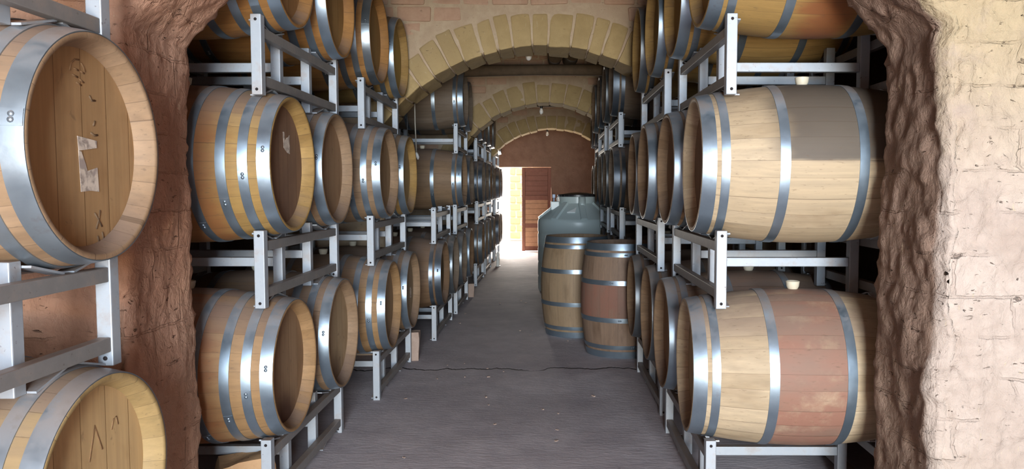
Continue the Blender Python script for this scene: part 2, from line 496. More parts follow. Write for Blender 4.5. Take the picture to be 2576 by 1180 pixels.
def voussoir_arch(name, y0, th, xc, R, zc, a, nblk, ring=.275, seed=1.0):
    mb = arch_wall(name, y0, th, xc, R, zc, a, None, amp=.012, step=.09, seed=seed, chip=.01, grow=.014)
    half = math.asin(a / R)
    rnd = random.Random(int(seed * 100))
    cuts = [-half + 2 * half * (i + (rnd.uniform(-.16, .16) if 0 < i < nblk else 0)) / nblk for i in range(nblk + 1)]
    for i in range(nblk):
        a0, a1 = cuts[i] + .003, cuts[i + 1] - .003
        am = (a0 + a1) / 2
        r0 = R + rnd.uniform(-.012, .012); r1 = R + ring + rnd.uniform(-.03, .02)
        yo = y0 - .012 + rnd.uniform(-.008, .008)
        # wedge as a bevelled block with tapered corners
        bm = bmesh.new(); bmesh.ops.create_cube(bm, size=1.0)
        for v in bm.verts:
            r = r1 if v.co.z > 0 else r0
            # the mortar joint widens outwards
            aw = (a1 - a0) / 2 * (1.0 if v.co.z < 0 else .90)
            an = am + (aw if v.co.x > 0 else -aw)
            y = yo if v.co.y < 0 else y0 + th + .02
            v.co = Vector((xc + r * math.sin(an), y, zc + r * math.cos(an)))
        bmesh.ops.bevel(bm, geom=list(bm.edges), offset=.013, segments=2, affect='EDGES', profile=.6)
        bmesh.ops.subdivide_edges(bm, edges=[e for e in bm.edges if e.calc_length() > .1], cuts=2, use_grid_fill=True)
        bm.verts.index_update()
        vs = []
        for v in bm.verts:
            q = v.co * 9 + Vector((seed * 7, i * 3.3, 0))
            vs.append(v.co + Vector((noise.noise(q), noise.noise(q + Vector((5, 3, 1))) * 1.2, noise.noise(q + Vector((2, 8, 4))))) * .010)
        mb.add(vs, [tuple(v.index for v in f.verts) for f in bm.faces], 1, False)
        bm.free()
    # rubble and adobe courses over the ring
    zrow = zc + R * math.cos(half) + .05
    row = 0
    while zrow < ZT - .1:
        h = rnd.uniform(.105, .135)
        x = XL + rnd.uniform(0, .2)
        while x < XR - .1:
            w = rnd.uniform(.20, .34)
            xm, zm = x + w / 2, zrow + h / 2
            cd = min(math.hypot(xx - xc, zz - zc) for xx in (x, x + w) for zz in (zrow, zrow + h))
            if not (x - xc < 0 < x + w - xc and zrow > zc): pass
            elif zrow - zc < cd: cd = zrow - zc
            if cd > R + ring - .015 and x + w < XR:
                rough_block(mb, (xm, y0 + .042 + rnd.uniform(-.012, .006), zm), (w - .022, .1, h - .018), Matrix.Rotation(rnd.uniform(-.03, .03), 3, 'Y'), 2, .008, .016, seed + row)
            x += w
        zrow += h; row += 1
    me = mb.mesh(name)
    o = link(name, me, (M['mortar'], M['stone'], M['adobe']))
    struct(o)
    return o

# first (nearest) arch: thick, plastered with red clay
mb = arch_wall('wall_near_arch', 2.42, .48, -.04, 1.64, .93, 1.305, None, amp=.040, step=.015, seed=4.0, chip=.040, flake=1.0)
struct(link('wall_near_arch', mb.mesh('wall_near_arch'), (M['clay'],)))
voussoir_arch('wall_second_arch', 6.28, .44, -.04, 1.64, .93, 1.305, 21, .275, 1.0)
voussoir_arch('wall_third_arch', 10.18, .42, -.02, 1.32, 1.223, 1.25, 19, .27, 2.0)
voussoir_arch('wall_fourth_arch', 14.0, .40, .10, 1.48, 1.025, 1.30, 19, .26, 3.0)

def sheet(name, o, u, v, nu, nv, mat, amp, seed=0.0, smooth=True):
    o = Vector(o); u = Vector(u); v = Vector(v); n = u.cross(v).normalized()
    vs = []; fs = []
    for j in range(nv + 1):
        for i in range(nu + 1):
            p = o + u * (i / nu) + v * (j / nv)
            q = p + Vector((seed, seed, seed))
            vs.append(p + n * amp * (fbm(q * 1.3, 3) + .35 * fbm(q * 7, 2)))
    for j in range(nv):
        for i in range(nu):
            k = j * (nu + 1) + i
            fs.append((k, k + 1, k + nu + 2, k + nu + 1))
    mb = MB(); mb.add(vs, fs, 0, smooth)
    ob = link(name, mb.mesh(name), (mat,))
    # keep the room-facing orientation given by u x v
    return struct(ob)

sheet('floor', (XL - .1, YB - .4, 0), (XR - XL + .2, 0, 0), (0, YE - YB + .9, 0), 60, 230, M['floor'], .006)
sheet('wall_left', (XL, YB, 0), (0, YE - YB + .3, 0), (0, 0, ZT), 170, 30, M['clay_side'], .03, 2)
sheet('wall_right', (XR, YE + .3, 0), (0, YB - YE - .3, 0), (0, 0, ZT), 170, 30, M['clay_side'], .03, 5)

# ceiling of dark boards across the cellar
mb = MB()
y = YB - .1
rnd = random.Random(3)
while y < YE + .3:
    w = rnd.uniform(.16, .24)
    mb.box(((XL + XR) / 2, y + w / 2, ZT + .03 + rnd.uniform(0, .012)), (XR - XL + .3, w - .006, .04))
    y += w
mb.box(((XL + XR) / 2, (YB + YE) / 2, ZT + .10), (XR - XL + .4, YE - YB + 1.0, .06))
struct(link('ceiling', mb.mesh('ceiling'), (M['plank'],)))

# end wall with the far doorway; rear wall with the entrance behind the viewer
def holed_wall(name, y0, y1, hx0, hx1, hz, mat, step=.12, amp=.02):
    mb = MB()
    for (x0, x1, z0, z1) in ((XL - .1, hx0, 0, ZT), (hx1, XR + .1, 0, ZT), (hx0, hx1, hz, ZT)):
        nx = max(2, int((x1 - x0) / step)); nz = max(2, int((z1 - z0) / step))
        bm = bmesh.new(); bmesh.ops.create_cube(bm, size=1.0)
        for v in bm.verts:
            v.co = Vector((x0 if v.co.x < 0 else x1, y0 if v.co.y < 0 else y1, z0 if v.co.z < 0 else z1))
        ex = [e for e in bm.edges if abs(e.verts[0].co.x - e.verts[1].co.x) > 1e-4]
        bmesh.ops.subdivide_edges(bm, edges=ex, cuts=nx, use_grid_fill=True)
        ez = [e for e in bm.edges if abs(e.verts[0].co.z - e.verts[1].co.z) > 1e-4]
        bmesh.ops.subdivide_edges(bm, edges=ez, cuts=nz, use_grid_fill=True)
        bm.verts.index_update()
        vs = []
        for v in bm.verts:
            q = v.co * 1.6
            w = v.co.copy(); w.y += amp * fbm(q, 3); w.x += amp * .5 * noise.noise(v.co * 5); w.z += (amp * .5 * noise.noise(v.co * 4 + Vector((7, 0, 0)))) if v.co.z > .01 else 0
            vs.append(w)
        mb.add(vs, [tuple(v.index for v in f.verts) for f in bm.faces], 0, False)
        bm.free()
    return struct(link(name, mb.mesh(name), (mat,)))

DX0, DX1, DXM, DZ = -1.24, .10, -.55, 1.88
holed_wall('wall_end', YE, YE + .45, DX0, DX1, DZ, M['clay_dark'])
holed_wall('wall_rear', YB - .4, YB, -.45, 1.35, 3.05, M['clay'])

# the closed leaf of the far door
dr = struct(empty('door_1', (DXM, YE + .06, 0)))
W = DX1 - DXM
mb = MB()
for x in (.035, W - .035): mb.box((x, 0, DZ / 2), (.07, .05, DZ - .02), bev=.006)
for z in (.07, .58, 1.20, DZ - .06): mb.box((W / 2, 0, z), (W - .14, .045, .10), bev=.006)
link('door_frame', mb.mesh('door_frame'), (M['doorwood'],), dr)
mb = MB()
for k in range(5): mb.box((W / 2, .005, 1.23 + .06 + k * .115), (W - .15, .02, .112), bev=.004)
link('upper_panel', mb.mesh('upper_panel'), (M['doorwood'],), dr)
mb = MB()
for k in range(9): mb.box((W / 2, .005 - .012 * (k < 5), .14 + k * .125), (W - .15, .024, .122), bev=.004)
link('lower_panel', mb.mesh('lower_panel'), (M['doorpale'],), dr)

mb = MB(); mb.box((W / 2, .03, DZ / 2), (W - .1, .012, DZ - .1)); link('back_board', mb.mesh('back_board'), (M['doorwood'],), dr)

# outside the far door: ground and a sunlit adobe wall
mb = MB(); mb.box((0, 30, -.06), (40, 26, .1)); mb.box((0, -12, -.06), (40, 19.8, .1))
M['ground'] = mat_plain('dry_earth', (.50, .40, .29), .9, 0, 3, .15, .2)
struct(link('ground_outside', mb.mesh('ground_outside'), (M['ground'],)))
M['outblock'] = mat_plain('tan_outdoor_block', (.40, .28, .13), .9, 0, 9, .12, .2)
M['outmortar'] = mat_plain('pale_outdoor_mortar', (.70, .62, .42), .9, 0, 9, .1, .2)
mb = MB()
mb.box((1.2, 20.6, 1.5), (4.4, .3, 3.0), 1)
rnd = random.Random(9)
for r in range(12):
    x = -1.0 + (.0 if r % 2 else -.0); first = True
    z = .07 + r * .19
    while x < 2.5:
        w = (.30 if not first else (.17 if r % 2 else .30)); first = False
        rough_block(mb, (x + w / 2, 20.44, z + .08), (w - .035, .06, .15), None, 0, .008, .014, r)
        x += w
struct(link('wall_outside', mb.mesh('wall_outside'), (M['outblock'], M['outmortar'])))

# ------------------------------------------------------------------ barrels
BL, BR, BH = .475, .345, .2925          # half length, bilge radius, head radius
def br(x): return BR - (BR - BH) * (abs(x) / BL) ** 1.9
def staves_mesh(n=96, na=22):
    prof = []
    prof += [(-BL + .064, .262), (-BL + .053, .2575), (-BL + .004, .276), (-BL, .281)]
    prof += [(-BL, BH - .002)]
    for i in range(na + 1):
        x = -BL + 2 * BL * i / na
        prof.append((x * .998, br(x)))
    prof += [(BL, BH - .002), (BL, .281), (BL - .004, .276), (BL - .053, .2575), (BL - .064, .262)]
    mb = MB()
    mb.lathe(prof, n, 'x', close=True)
    return mb.mesh('staves', sharp=40)
def head_mesh():
    mb = MB(); mb.lathe([(-.011, 0.0001), (-.011, .262), (.011, .262), (.011, 0.0001)], 64, 'x', smooth=False)
    return mb.mesh('head')
def hoop_mesh(x0, x1, name, rivet=0.6):
    n = 96; t = .0032
    mb = MB()
    prof = [(x0, br(x0) + .0002), (x0, br(x0) + t), ((x0 + x1) / 2, br((x0 + x1) / 2) + t + .0006), (x1, br(x1) + t), (x1, br(x1) + .0002)]
    mb.lathe(prof, n, 'x', close=True)
    # overlapped end of the strip with two rivets
    L = []
    for k in range(7):
        a = rivet + k * .022
        L.append(a)
    vs = []; fs = []
    for a in L:
        for x in (x0 + .001, x1 - .001):
            r = br(x) + t + .0028
            vs.append((x, r * math.cos(a), r * math.sin(a)))
    for k in range(6): fs.append((2 * k, 2 * k + 1, 2 * k + 3, 2 * k + 2))
    for a in (L[0], L[-1]):
        b = len(vs)
        for x in (x0 + .001, x1 - .001):
            for rr in (br(x) + t + .0028, br(x) + .001):
                vs.append((x, rr * math.cos(a), rr * math.sin(a)))
        fs.append((b, b + 1, b + 3, b + 2))
    mb.add(vs, fs, 0, False)
    for a in (L[2], L[4]):
        xm = (x0 + x1) / 2; r = br(xm) + t + .003
        c = Vector((xm, r * math.cos(a), r * math.sin(a))); nn = Vector((0, math.cos(a), math.sin(a)))
        mb.tube([c, c + nn * .003, c + nn * .0045], [.0075, .006, .002], 8)
    return mb.mesh(name, sharp=50)

ME = {}
ME['staves'] = staves_mesh(); ME['staves'].materials.append(M['wood'])
ME['head'] = head_mesh(); ME['head'].materials.append(M['head'])
HOOPS = [(.418, .474), (.366, .400), (.135, .174)]
HOOPS8 = [(.424, .474), (.352, .390), (.268, .306), (.150, .186)]
def hoop_set(spec):
    out = []
    for i, (a, b) in enumerate(spec):
        for sg in (1, -1):
            me = hoop_mesh(*((a, b) if sg > 0 else (-b, -a)), 'hoop', rivet=(2.9 + .35 * i + (0 if sg > 0 else .2)))
            me.materials.append(M['hoop']); out.append(me)
    return out
ME['hoops'] = hoop_set(HOOPS); ME['hoops8'] = hoop_set(HOOPS8)
mb = MB(); mb.lathe([(.338, .018), (.350, .024), (.356, .027), (.378, .030), (.380, .026), (.374, .022), (.374, .0001)], 20, 'z')
ME['bung'] = mb.mesh('bung', sharp=40); ME['bung'].materials.append(M['silicone'])

def sub(name, me, parent, loc, rot=(0, 0, 0), color=None):
    o = bpy.data.objects.new(name, me); COL.objects.link(o); o.parent = parent
    o.location = loc; o.rotation_euler = rot
    if color: o.color = (*color, 1)
    return o

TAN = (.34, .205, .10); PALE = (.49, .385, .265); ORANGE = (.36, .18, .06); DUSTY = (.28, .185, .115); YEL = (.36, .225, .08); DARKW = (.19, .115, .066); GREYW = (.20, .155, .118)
ZINC = (.34, .41, .475); BLACKZ = (.17, .20, .235); DULL = (.26, .285, .30)

def barrel(x, y, zc, side, label, tint=TAN, head=None, zinc=ZINC, yaw=0.0, upright=False, group=None, bung=True, eight=False, **props):
    """side -1: the shown head faces +x (left row); +1: faces -x (right row)"""
    if upright:
        root = empty('wine_barrel', (x, y, zc), yaw); cl = (0, 0, BL); crot = (0, PI / 2, 0)
    else:
        root = empty('wine_barrel', (x, y, zc - BR), yaw + (PI if side > 0 else 0)); cl = (0, 0, BR); crot = (0, 0, 0)
    thing(root, label, 'barrel', group)
    st = sub('staves', ME['staves'], root, cl, crot, tint)
    for k in ('stain', 'spill', 'grime', 'spillx'): st[k] = float(props.get(k, 0.0))
    for s in (1, -1):
        lo = Matrix.Rotation(PI / 2, 3, 'Y') @ Vector((s * (BL - .065), 0, 0)) if upright else Vector((s * (BL - .065), 0, 0))
        h = sub('head', ME['head'], root, Vector(cl) + lo, crot, head or tuple(c * 1.02 for c in tint))
        h['leak'] = float(props.get('leak', 0.0)); h['dark'] = float(props.get('dark', 0.0))
    for me in ME['hoops8' if eight else 'hoops']: sub('hoop', me, root, cl, crot, zinc)
    if bung and not upright: sub('bung', ME['bung'], root, cl)
    return root

# ------------------------------------------------------------------ racks
RH = .33; RP = (.55, .21); XF = .35; TW = .044
def rack_parts():
    P = []
    def fin(mb, name, mats):
        me = mb.mesh(name)
        for m in mats: me.materials.append(m)
        P.append((name, me))
    for sx in (1, -1):
        for py in (RP[0], RP[1], -RP[1], -RP[0]):
            outer = abs(py) > .4
            mb = MB()
            xo = sx * (XF + (.018 if outer else -.026))
            mb.box((xo, py, RH / 2), (TW, TW, RH), bev=.003)
            if outer:
                for sy in (1, -1):
                    for z in (RH - .022, .022):
                        mb.tube([(xo, py + sy * (TW / 2 - .001), z), (xo, py + sy * (TW / 2 + .0012), z)], .0065, 10, 1)
            fin(mb, 'post', (M['rack'], M['hole']))
        for z in (.262, .062):
            mb = MB(); mb.box((sx * (XF + .018), 0, z), (.036, 2 * RP[0] - TW - .001, .042), bev=.003)
            fin(mb, 'rail', (M['rail'],))
        for by in (.38, -.38):
            mb = MB()
            for s in (1, -1):
                mb.bar((sx * (XF - .004), by + s * .020, .284), (sx * (XF - .004), by + s * .147, .315), .046, .006)
            fin(mb, 'cradle', (M['rack'],))
            mb = MB()
            for s in (1, -1):
                mb.bar((sx * (XF - .004), by + s * .012, .042), (sx * (XF - .004), by + s * .147, .004), .046, .006)
            fin(mb, 'saddle', (M['rack'],))
    for py in RP[1], -RP[1]:
        mb = MB(); mb.box((0, py, .165), (2 * (XF - .026) - TW - .001, .036, .042), bev=.003)
        fin(mb, 'cross_tube', (M['rack'],))
    return P
RACK = rack_parts()

def rack(x, y, z, label, group=None, yaw=0.0):
    root = empty('barrel_rack', (x, y, z), yaw)
    thing(root, label, 'rack', group)
    for name, me in RACK:
        o = bpy.data.objects.new(name, me); COL.objects.link(o); o.parent = root
    return root

# ------------------------------------------------------------------ stacks
PITCH = .895; ZB = .612
ORD = ['', 'first', 'second', 'third', 'fourth', 'fifth', 'sixth', 'seventh', 'eighth', 'ninth', 'tenth', 'eleventh', 'twelfth', 'thirteenth', 'fourteenth', 'fifteenth']
ROW = ['bottom', 'middle', 'top']
# per stack: side, name, centre y, x of the near heads per level, levels with barrels, which of the two barrels (near, far)
STACKS = [
    (-1, 'A0', 1.60, (-1.165, -1.17, -1.17), (0, 1), (1,)),
    (-1, 'A', 3.73, (-1.11, -1.12, -1.11), (0, 1, 2), (0, 1)),
    (-1, 'B', 5.50, (-1.035, -1.065, -1.115), (0, 1, 2), (0, 1)),
    (-1, 'C', 7.46, (-.945, -.95, -.95), (0,), (0, 1)),
    (-1, 'D', 8.95, (-.93, -.93, -.92), (0, 1, 2), (0, 1)),
    (-1, 'E', 11.37, (-.93, -.91, -.92), (0, 1, 2), (0, 1)),
    (-1, 'F', 12.90, (-.93, -.92, -.92), (0, 1, 2), (0, 1)),
    (-1, 'G', 15.16, (-.92, -.92, -.92), (0, 1, 2), (0, 1)),
    (1, 'A', 3.72, (.615, .648, .675), (0, 1, 2), (0, 1)),
    (1, 'B', 5.16, (.63, .612, .645), (0, 1, 2), (0, 1)),
    (1, 'C', 7.72, (.70, .63, .61), (0, 1, 2), (0, 1)),
    (1, 'D', 9.25, (.70, .63, .60), (0, 1, 2), (0, 1)),
    (1, 'E', 11.37, (.83, .80, .79), (0, 1, 2), (0, 1)),
    (1, 'F', 12.90, (.83, .80, .79), (0, 1, 2), (0, 1)),
]
rj = random.Random(21)
# special looks, keyed by (side, stack, level, which)
LOOK = {
    (-1, 'A0', 1, 1): dict(tint=(.32, .21, .13), head=(.41, .26, .13), zinc=(.40, .45, .49), label='large foreground oak barrel with a torn paper label on its head'),
    (-1, 'A0', 0, 1): dict(tint=(.36, .25, .115), head=(.56, .39, .20), zinc=(.37, .41, .45), label='pale yellow oak barrel end at the lower left corner, under the foreground rack'),
    (-1, 'A', 1, 0): dict(tint=YEL, head=(0.258, 0.159, 0.103), spill=.8, spillx=-.15, dark=.5, label='oak barrel with dark head and small torn paper scrap, just past the left pier'),
    (-1, 'A', 1, 1): dict(tint=DUSTY, head=(0.378, 0.245, 0.146), label='dusty oak barrel beside the one with the paper scrap, middle row on the left'),
    (-1, 'A', 0, 0): dict(tint=TAN, head=(0.327, 0.215, 0.129), spill=.9, spillx=-.10, leak=.9, label='oak barrel with orange spill on its staves, lowest beside the left pier'),
    (-1, 'A', 0, 1): dict(tint=DUSTY, head=(0.482, 0.361, 0.224), leak=.6, label='oak barrel with pale chipped rim, second in the bottom row past the left pier'),
    (-1, 'A', 2, 0): dict(tint=ORANGE, head=(0.396, 0.224, 0.095), label='orange oak barrel cut by the top edge, top row beside the left pier'),
    (-1, 'A', 2, 1): dict(tint=ORANGE, head=(0.413, 0.249, 0.095), label='oak barrel with worn grey hoop, second in the top row on the left'),
    (-1, 'B', 2, 0): dict(tint=ORANGE, head=(0.396, 0.249, 0.095), zinc=DULL, label='oak barrel with dull dark hoops, third in the top row on the left'),
    (-1, 'B', 2, 1): dict(tint=YEL, head=(0.413, 0.292, 0.095), label='yellow headed oak barrel touching the second arch, top row on the left'),
    (-1, 'B', 1, 0): dict(tint=DUSTY, head=(0.361, 0.241, 0.138), label='oak barrel third in the left middle row, above a white braced rack'),
    (-1, 'B', 1, 1): dict(tint=YEL, head=(0.499, 0.378, 0.206), label='pale yellow headed oak barrel, fourth in the left middle row before the second arch'),
    (-1, 'B', 0, 0): dict(tint=TAN, head=(0.378, 0.267, 0.163), leak=.4, label='oak barrel with bright hoop on low white rack, third in left bottom row'),
    (-1, 'B', 0, 1): dict(tint=DUSTY, head=(0.361, 0.275, 0.181), label='oak barrel with a small pale tag on its head, over the standing adobe block'),
    (1, 'A', 1, 0): dict(tint=PALE, head=(0.310, 0.206, 0.138), grime=1.0, dark=.4, yaw=-.04, label='large pale oak barrel with grey grime patch, middle row by right pier'),
    (1, 'A', 0, 0): dict(tint=PALE, head=(0.396, 0.301, 0.181), stain=.95, yaw=-.05, leak=.4, label='large pale oak barrel with a wine red middle band, lowest by right pier'),
    (1, 'A', 2, 0): dict(tint=YEL, head=(0.413, 0.284, 0.112), spill=1.0, spillx=.02, label='yellow oak barrel with rust red rear staves, top row by right pier'),
    (1, 'A', 2, 1): dict(tint=YEL, head=(0.413, 0.267, 0.095), label='yellow oak barrel second in right top row, behind the rust red one'),
    (1, 'A', 1, 1): dict(tint=DUSTY, head=(0.327, 0.215, 0.138), zinc=ZINC, label='oak barrel with shining hoop behind the grey grimed one, right middle row'),
    (1, 'A', 0, 1): dict(tint=DUSTY, head=(0.378, 0.249, 0.155), stain=.6, label='oak barrel with shining hoop behind the wine red banded one, right bottom row'),
    (1, 'B', 1, 0): dict(tint=DUSTY, head=(0.344, 0.232, 0.146), label='third oak barrel from the front in the right middle row, with a bright hoop'),
    (1, 'B', 1, 1): dict(tint=DUSTY, head=(0.327, 0.224, 0.146), zinc=DULL, label='fourth oak barrel from the front in the right middle row, dull rim'),
    (1, 'B', 2, 0): dict(tint=YEL, head=(0.361, 0.249, 0.095), label='third oak barrel from the front in the right top row, half hidden'),
    (1, 'B', 2, 1): dict(tint=YEL, head=(0.378, 0.267, 0.103), zinc=DULL, label='fourth oak barrel in the right top row, greenish hoop against the second arch'),
    (1, 'B', 0, 0): dict(tint=DUSTY, head=(0.344, 0.241, 0.155), zinc=DULL, label='third oak barrel from the front in the right bottom row, dull dark hoop'),
    (1, 'B', 0, 1): dict(tint=DUSTY, head=(0.327, 0.224, 0.146), zinc=DULL, label='fourth oak barrel in the right bottom row, beside the upright barrels'),
}
count = {}
rcount = {}
SIDE = {-1: 'left', 1: 'right'}
for (side, nm, cy, xs, levels, which) in STACKS:
    racks = [0, 1, 2] if nm == 'A0' else ([0, 1] if (side, nm) == (-1, 'C') else list(levels))
    for lv in racks:
        xh = xs[lv]
        xc = xh + side * BL
        rcount[(side, lv)] = rcount.get((side, lv), 0) + 1
        k = rcount[(side, lv)]
        if (side, nm, lv) == (-1, 'C', 1): lab = 'empty grey steel rack with nothing on top, past the second arch on the left'
        elif nm == 'A0': lab = ['floor level steel rack at the lower left corner under the yellow barrel', 'large pale steel rack between the two foreground barrels at the left edge', 'steel rack in the upper left corner on top of the labelled foreground barrel'][lv]
        elif nm == 'A' and side > 0: lab = ['pale steel rack on the floor under the wine red banded barrel', 'pale steel rack between the two big barrels by the right pier', 'pale steel rack under the top barrels by the right pier'][lv]
        elif nm == 'A': lab = ['steel rack on the floor under the orange stained barrel, left', 'dusty pale steel rack over the orange stained barrel, left', 'pale steel rack under the top barrels beside the left pier'][lv]
        else:
            kk = k - (1 if side < 0 else 0)
            if side < 0 and nm > 'C' and lv == 2: kk += 1
            lab = f'grey steel rack under the {ROW[lv]} row on the {SIDE[side]}, {ORD[kk]} stack from the front'
        rack(xc - side * .02, cy, PITCH * lv, lab, f'steel barrel racks on the {SIDE[side]}', yaw=rj.uniform(-.008, .008))
    for lv in levels:
        for w in which:
            key = (side, nm, lv, w)
            by = cy + (.38 if w else -.38)
            xb = xs[lv] + side * BL + rj.uniform(-.012, .012)
            kw = dict(LOOK.get(key, {}))
            if nm != 'A0':
                count[(side, lv)] = count.get((side, lv), 0) + 1
            if 'label' not in kw:
                k = count[(side, lv)]
                past = {'C': 'second', 'D': 'second', 'E': 'third', 'F': 'third', 'G': 'fourth'}[nm]
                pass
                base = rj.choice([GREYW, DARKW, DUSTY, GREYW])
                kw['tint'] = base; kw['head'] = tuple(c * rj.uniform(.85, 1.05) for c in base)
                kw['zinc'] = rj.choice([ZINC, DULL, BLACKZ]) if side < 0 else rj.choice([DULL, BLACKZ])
                kw['stain'] = rj.choice([0, 0, .6])
                hw = {ZINC: 'bright', DULL: 'dull', BLACKZ: 'dark'}[kw['zinc']]
                kw['label'] = f'oak barrel with {hw} hoops, {ROW[lv]} row on the {SIDE[side]}, {ORD[k]} from the front'
            yaw = kw.pop('yaw', rj.uniform(-.012, .012))
            kw.setdefault('eight', side < 0 and nm in ('A0', 'A', 'B'))
            xb += kw.pop('dx', 0.0)
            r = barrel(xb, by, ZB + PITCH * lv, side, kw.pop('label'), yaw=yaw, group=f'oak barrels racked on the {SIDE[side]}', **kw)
            # hand written and stamped marks on the two foreground heads
            if nm == 'A0':
                if lv == 1:
                    sets = [('ink_mark', [[(.045, .042), (.062, .036), (.075, .038)], [(.045, .14), (.055, .128), (.07, .13)], [(.058, .062), (.066, .075)], [(.055, -.215), (.068, -.19), (.075, -.165)], [(.05, -.172), (.066, -.19), (.082, -.21)], [(.06, -.235), (.066, -.25)], [(.082, -.225), (.088, -.245)]], .0032),
                            ('faded_stamp', [[(-.035, .195), (-.028, .215), (-.012, .227), (.006, .228)], [(.014, .222), (.024, .212), (.03, .2)], [(-.018, .203), (.002, .2)], [(.01, .199), (.026, .196)], [(-.026, .186), (-.003, .182)], [(.004, .178), (.022, .172)], [(-.01, .168), (.012, .163)]], .0028)]
                else:
                    sets = [('ink_mark', [[(-.004, .06), (.012, .11), (.024, .15), (.04, .11), (.055, .075)], [(.10, .115), (.112, .142), (.125, .145), (.132, .12)]], .0026)]
                for mn, strokes, wd in sets:
                    mb = MB()
                    for st_ in strokes: mb.tube([(BL - .0545, a, b) for a, b in st_], wd, 6)
                    me = mb.mesh(mn); me.materials.append(M['ink'] if mn == 'ink_mark' and lv == 1 else M['stamp'])
                    sub(mn, me, r, (0, 0, BR))
            # papers on some heads
            if key in ((-1, 'A0', 1, 1), (-1, 'A', 1, 0), (-1, 'B', 0, 1)):
                mb = MB(); t = .0012
                if nm == 'A0': polys = [[(-.05, .06), (.035, .052), (.035, .033), (-.046, .022)], [(-.047, .022), (-.035, .02), (-.018, -.012), (-.012, -.03), (.034, -.02), (.038, -.085), (.0, -.082), (-.042, -.085)]]; oy, oz = .035, -.03
                elif nm == 'A': polys = [[(-.05, .055), (-.035, .055), (-.03, .01), (-.01, .03), (.015, .035), (.03, .045), (.03, -.04), (-.0, -.036), (-.045, -.015)]]; oy, oz = .065, .09
                else: polys = [[(-.022, .04), (.022, .038), (.022, -.045), (-.022, -.04)]]; oy, oz = .14, -.04
                for pl in polys:
                    n = len(pl)
                    vs = [(BL - .0535 + dx, oy + a, oz + b) for dx in (0, t) for (a, b) in pl]
                    fs = [tuple(range(n))[::-1], tuple(range(n, 2 * n))] + [(i, (i + 1) % n, n + (i + 1) % n, n + i) for i in range(n)]
                    mb.add(vs, fs)
                me = mb.mesh('paper_label'); me.materials.append(M['paper'])
                o = sub('paper_label', me, r, (0, 0, BR))
                o['label'] = {'A0': 'torn white paper label', 'A': 'torn paper scrap', 'B': 'small pale paper tag'}[nm if nm != 'A0' else 'A0']

# two barrels standing on end in the aisle
barrel(.64, 6.45, 0, 1, 'upright oak barrel with dull red staves, the nearer of the two standing on the floor', tint=(.29, .20, .15), head=(0.258, 0.172, 0.120), upright=True, yaw=.4, stain=.95, group='barrels standing on end')
barrel(.29, 7.30, 0, 1, 'upright tan oak barrel behind the redder one, in front of the plastic tank', tint=(.31, .22, .14), head=(0.310, 0.224, 0.146), upright=True, yaw=2.2, group='barrels standing on end')

# ------------------------------------------------------------------ water tank
TX, TY = .43, 10.42
tk = empty('water_tank', (TX, TY, 0)); thing(tk, 'grey green plastic water tank with black lid and ribbed cone top, behind the upright barrels', 'tank')
mb = MB()
prof = [(0, .50), (0, .535), (.03, .548)]
for z in (.2, .4, .6, .8):
    prof += [(z - .02, .55), (z - .01, .544), (z + .01, .544), (z + .02, .55)]
prof += [(.95, .55), (.985, .545), (1.0, .53), (1.19, .285), (1.20, .275), (1.205, .272)]
mb.lathe(prof, 72, 'z'); link('tank_body', mb.mesh('tank_body', sharp=45), (M['tank'],), tk)
mb = MB(); mb.lathe([(1.19, .262), (1.29, .262), (1.295, .256), (1.295, .20)], 64, 'z'); link('neck', mb.mesh('neck', sharp=40), (M['tank'],), tk)
mb = MB(); mb.lathe([(1.295, .20), (1.295, .272), (1.318, .272), (1.324, .262), (1.330, .20), (1.345, .12), (1.35, .0001)], 64, 'z')
for k in range(24):
    a = 2 * PI * k / 24; mb.box((.273 * math.cos(a), .273 * math.sin(a), 1.307), (.012, .02, .022), 0, Matrix.Rotation(a, 3, 'Z'))
link('tank_lid', mb.mesh('tank_lid', sharp=40), (M['tank_lid'],), tk)
for k in range(8):
    a = -PI / 2 + .12 + 2 * PI * k / 8
    ca, sa_ = math.cos(a), math.sin(a)
    mb = MB()
    # a broad raised rib down the cone
    p0 = Vector((ca * .27, sa_ * .27, 1.205)); p1 = Vector((ca * .535, sa_ * .535, .995))
    tng = Vector((-sa_, ca, 0))
    d = (p1 - p0).normalized(); n = tng.cross(d).normalized()
    if n.z < 0: n = -n
    vs = []
    for p, w in ((p0, .045), (p1, .052)):
        for s, hh in ((-1, -.01), (-.75, .022), (.75, .022), (1, -.01)): vs.append(p + tng * s * w + n * hh)
    mb.add(vs, [(0, 1, 2, 3), (4, 7, 6, 5), (0, 4, 5, 1), (1, 5, 6, 2), (2, 6, 7, 3), (0, 3, 7, 4)])
    link('rib', mb.mesh('rib'), (M['tank'],), tk)
# boss beside the neck, front inlet block, pale emblem, little valve
mb = MB(); mb.box((-.315, -.10, 1.17), (.12, .12, .12), bev=.01); link('inlet_boss', mb.mesh('inlet_boss'), (M['tank'],), tk)
mb = MB(); mb.tube([(.045, -.25, 1.285), (.045, -.262, 1.20), (.05, -.30, 1.16)], [.05, .05, .045], 16); link('overflow_spout', mb.mesh('overflow_spout'), (M['tank'],), tk)
mb = MB()
a = -PI / 2 - .22
def onc(u, v):
    """point on the cone: u along tangent, v down-slope 0..1"""
    r = .285 + (.53 - .285) * v; z = 1.19 - .19 * v; aa = a + u / r
    return Vector((math.cos(aa) * (r + .011), math.sin(aa) * (r + .011), z + .013))
pl = [(-.065, .58), (.045, .58), (.045, .24), (.02, .36), (-.015, .46)]
top = [onc(u, v) for u, v in pl]; bot = [p - Vector((0, -.010, .012)) for p in top]
n = len(pl); mb.add(top + bot, [tuple(range(n)), tuple(range(n, 2 * n))[::-1]] + [(i, (i + 1) % n, n + (i + 1) % n, n + i) for i in range(n)])
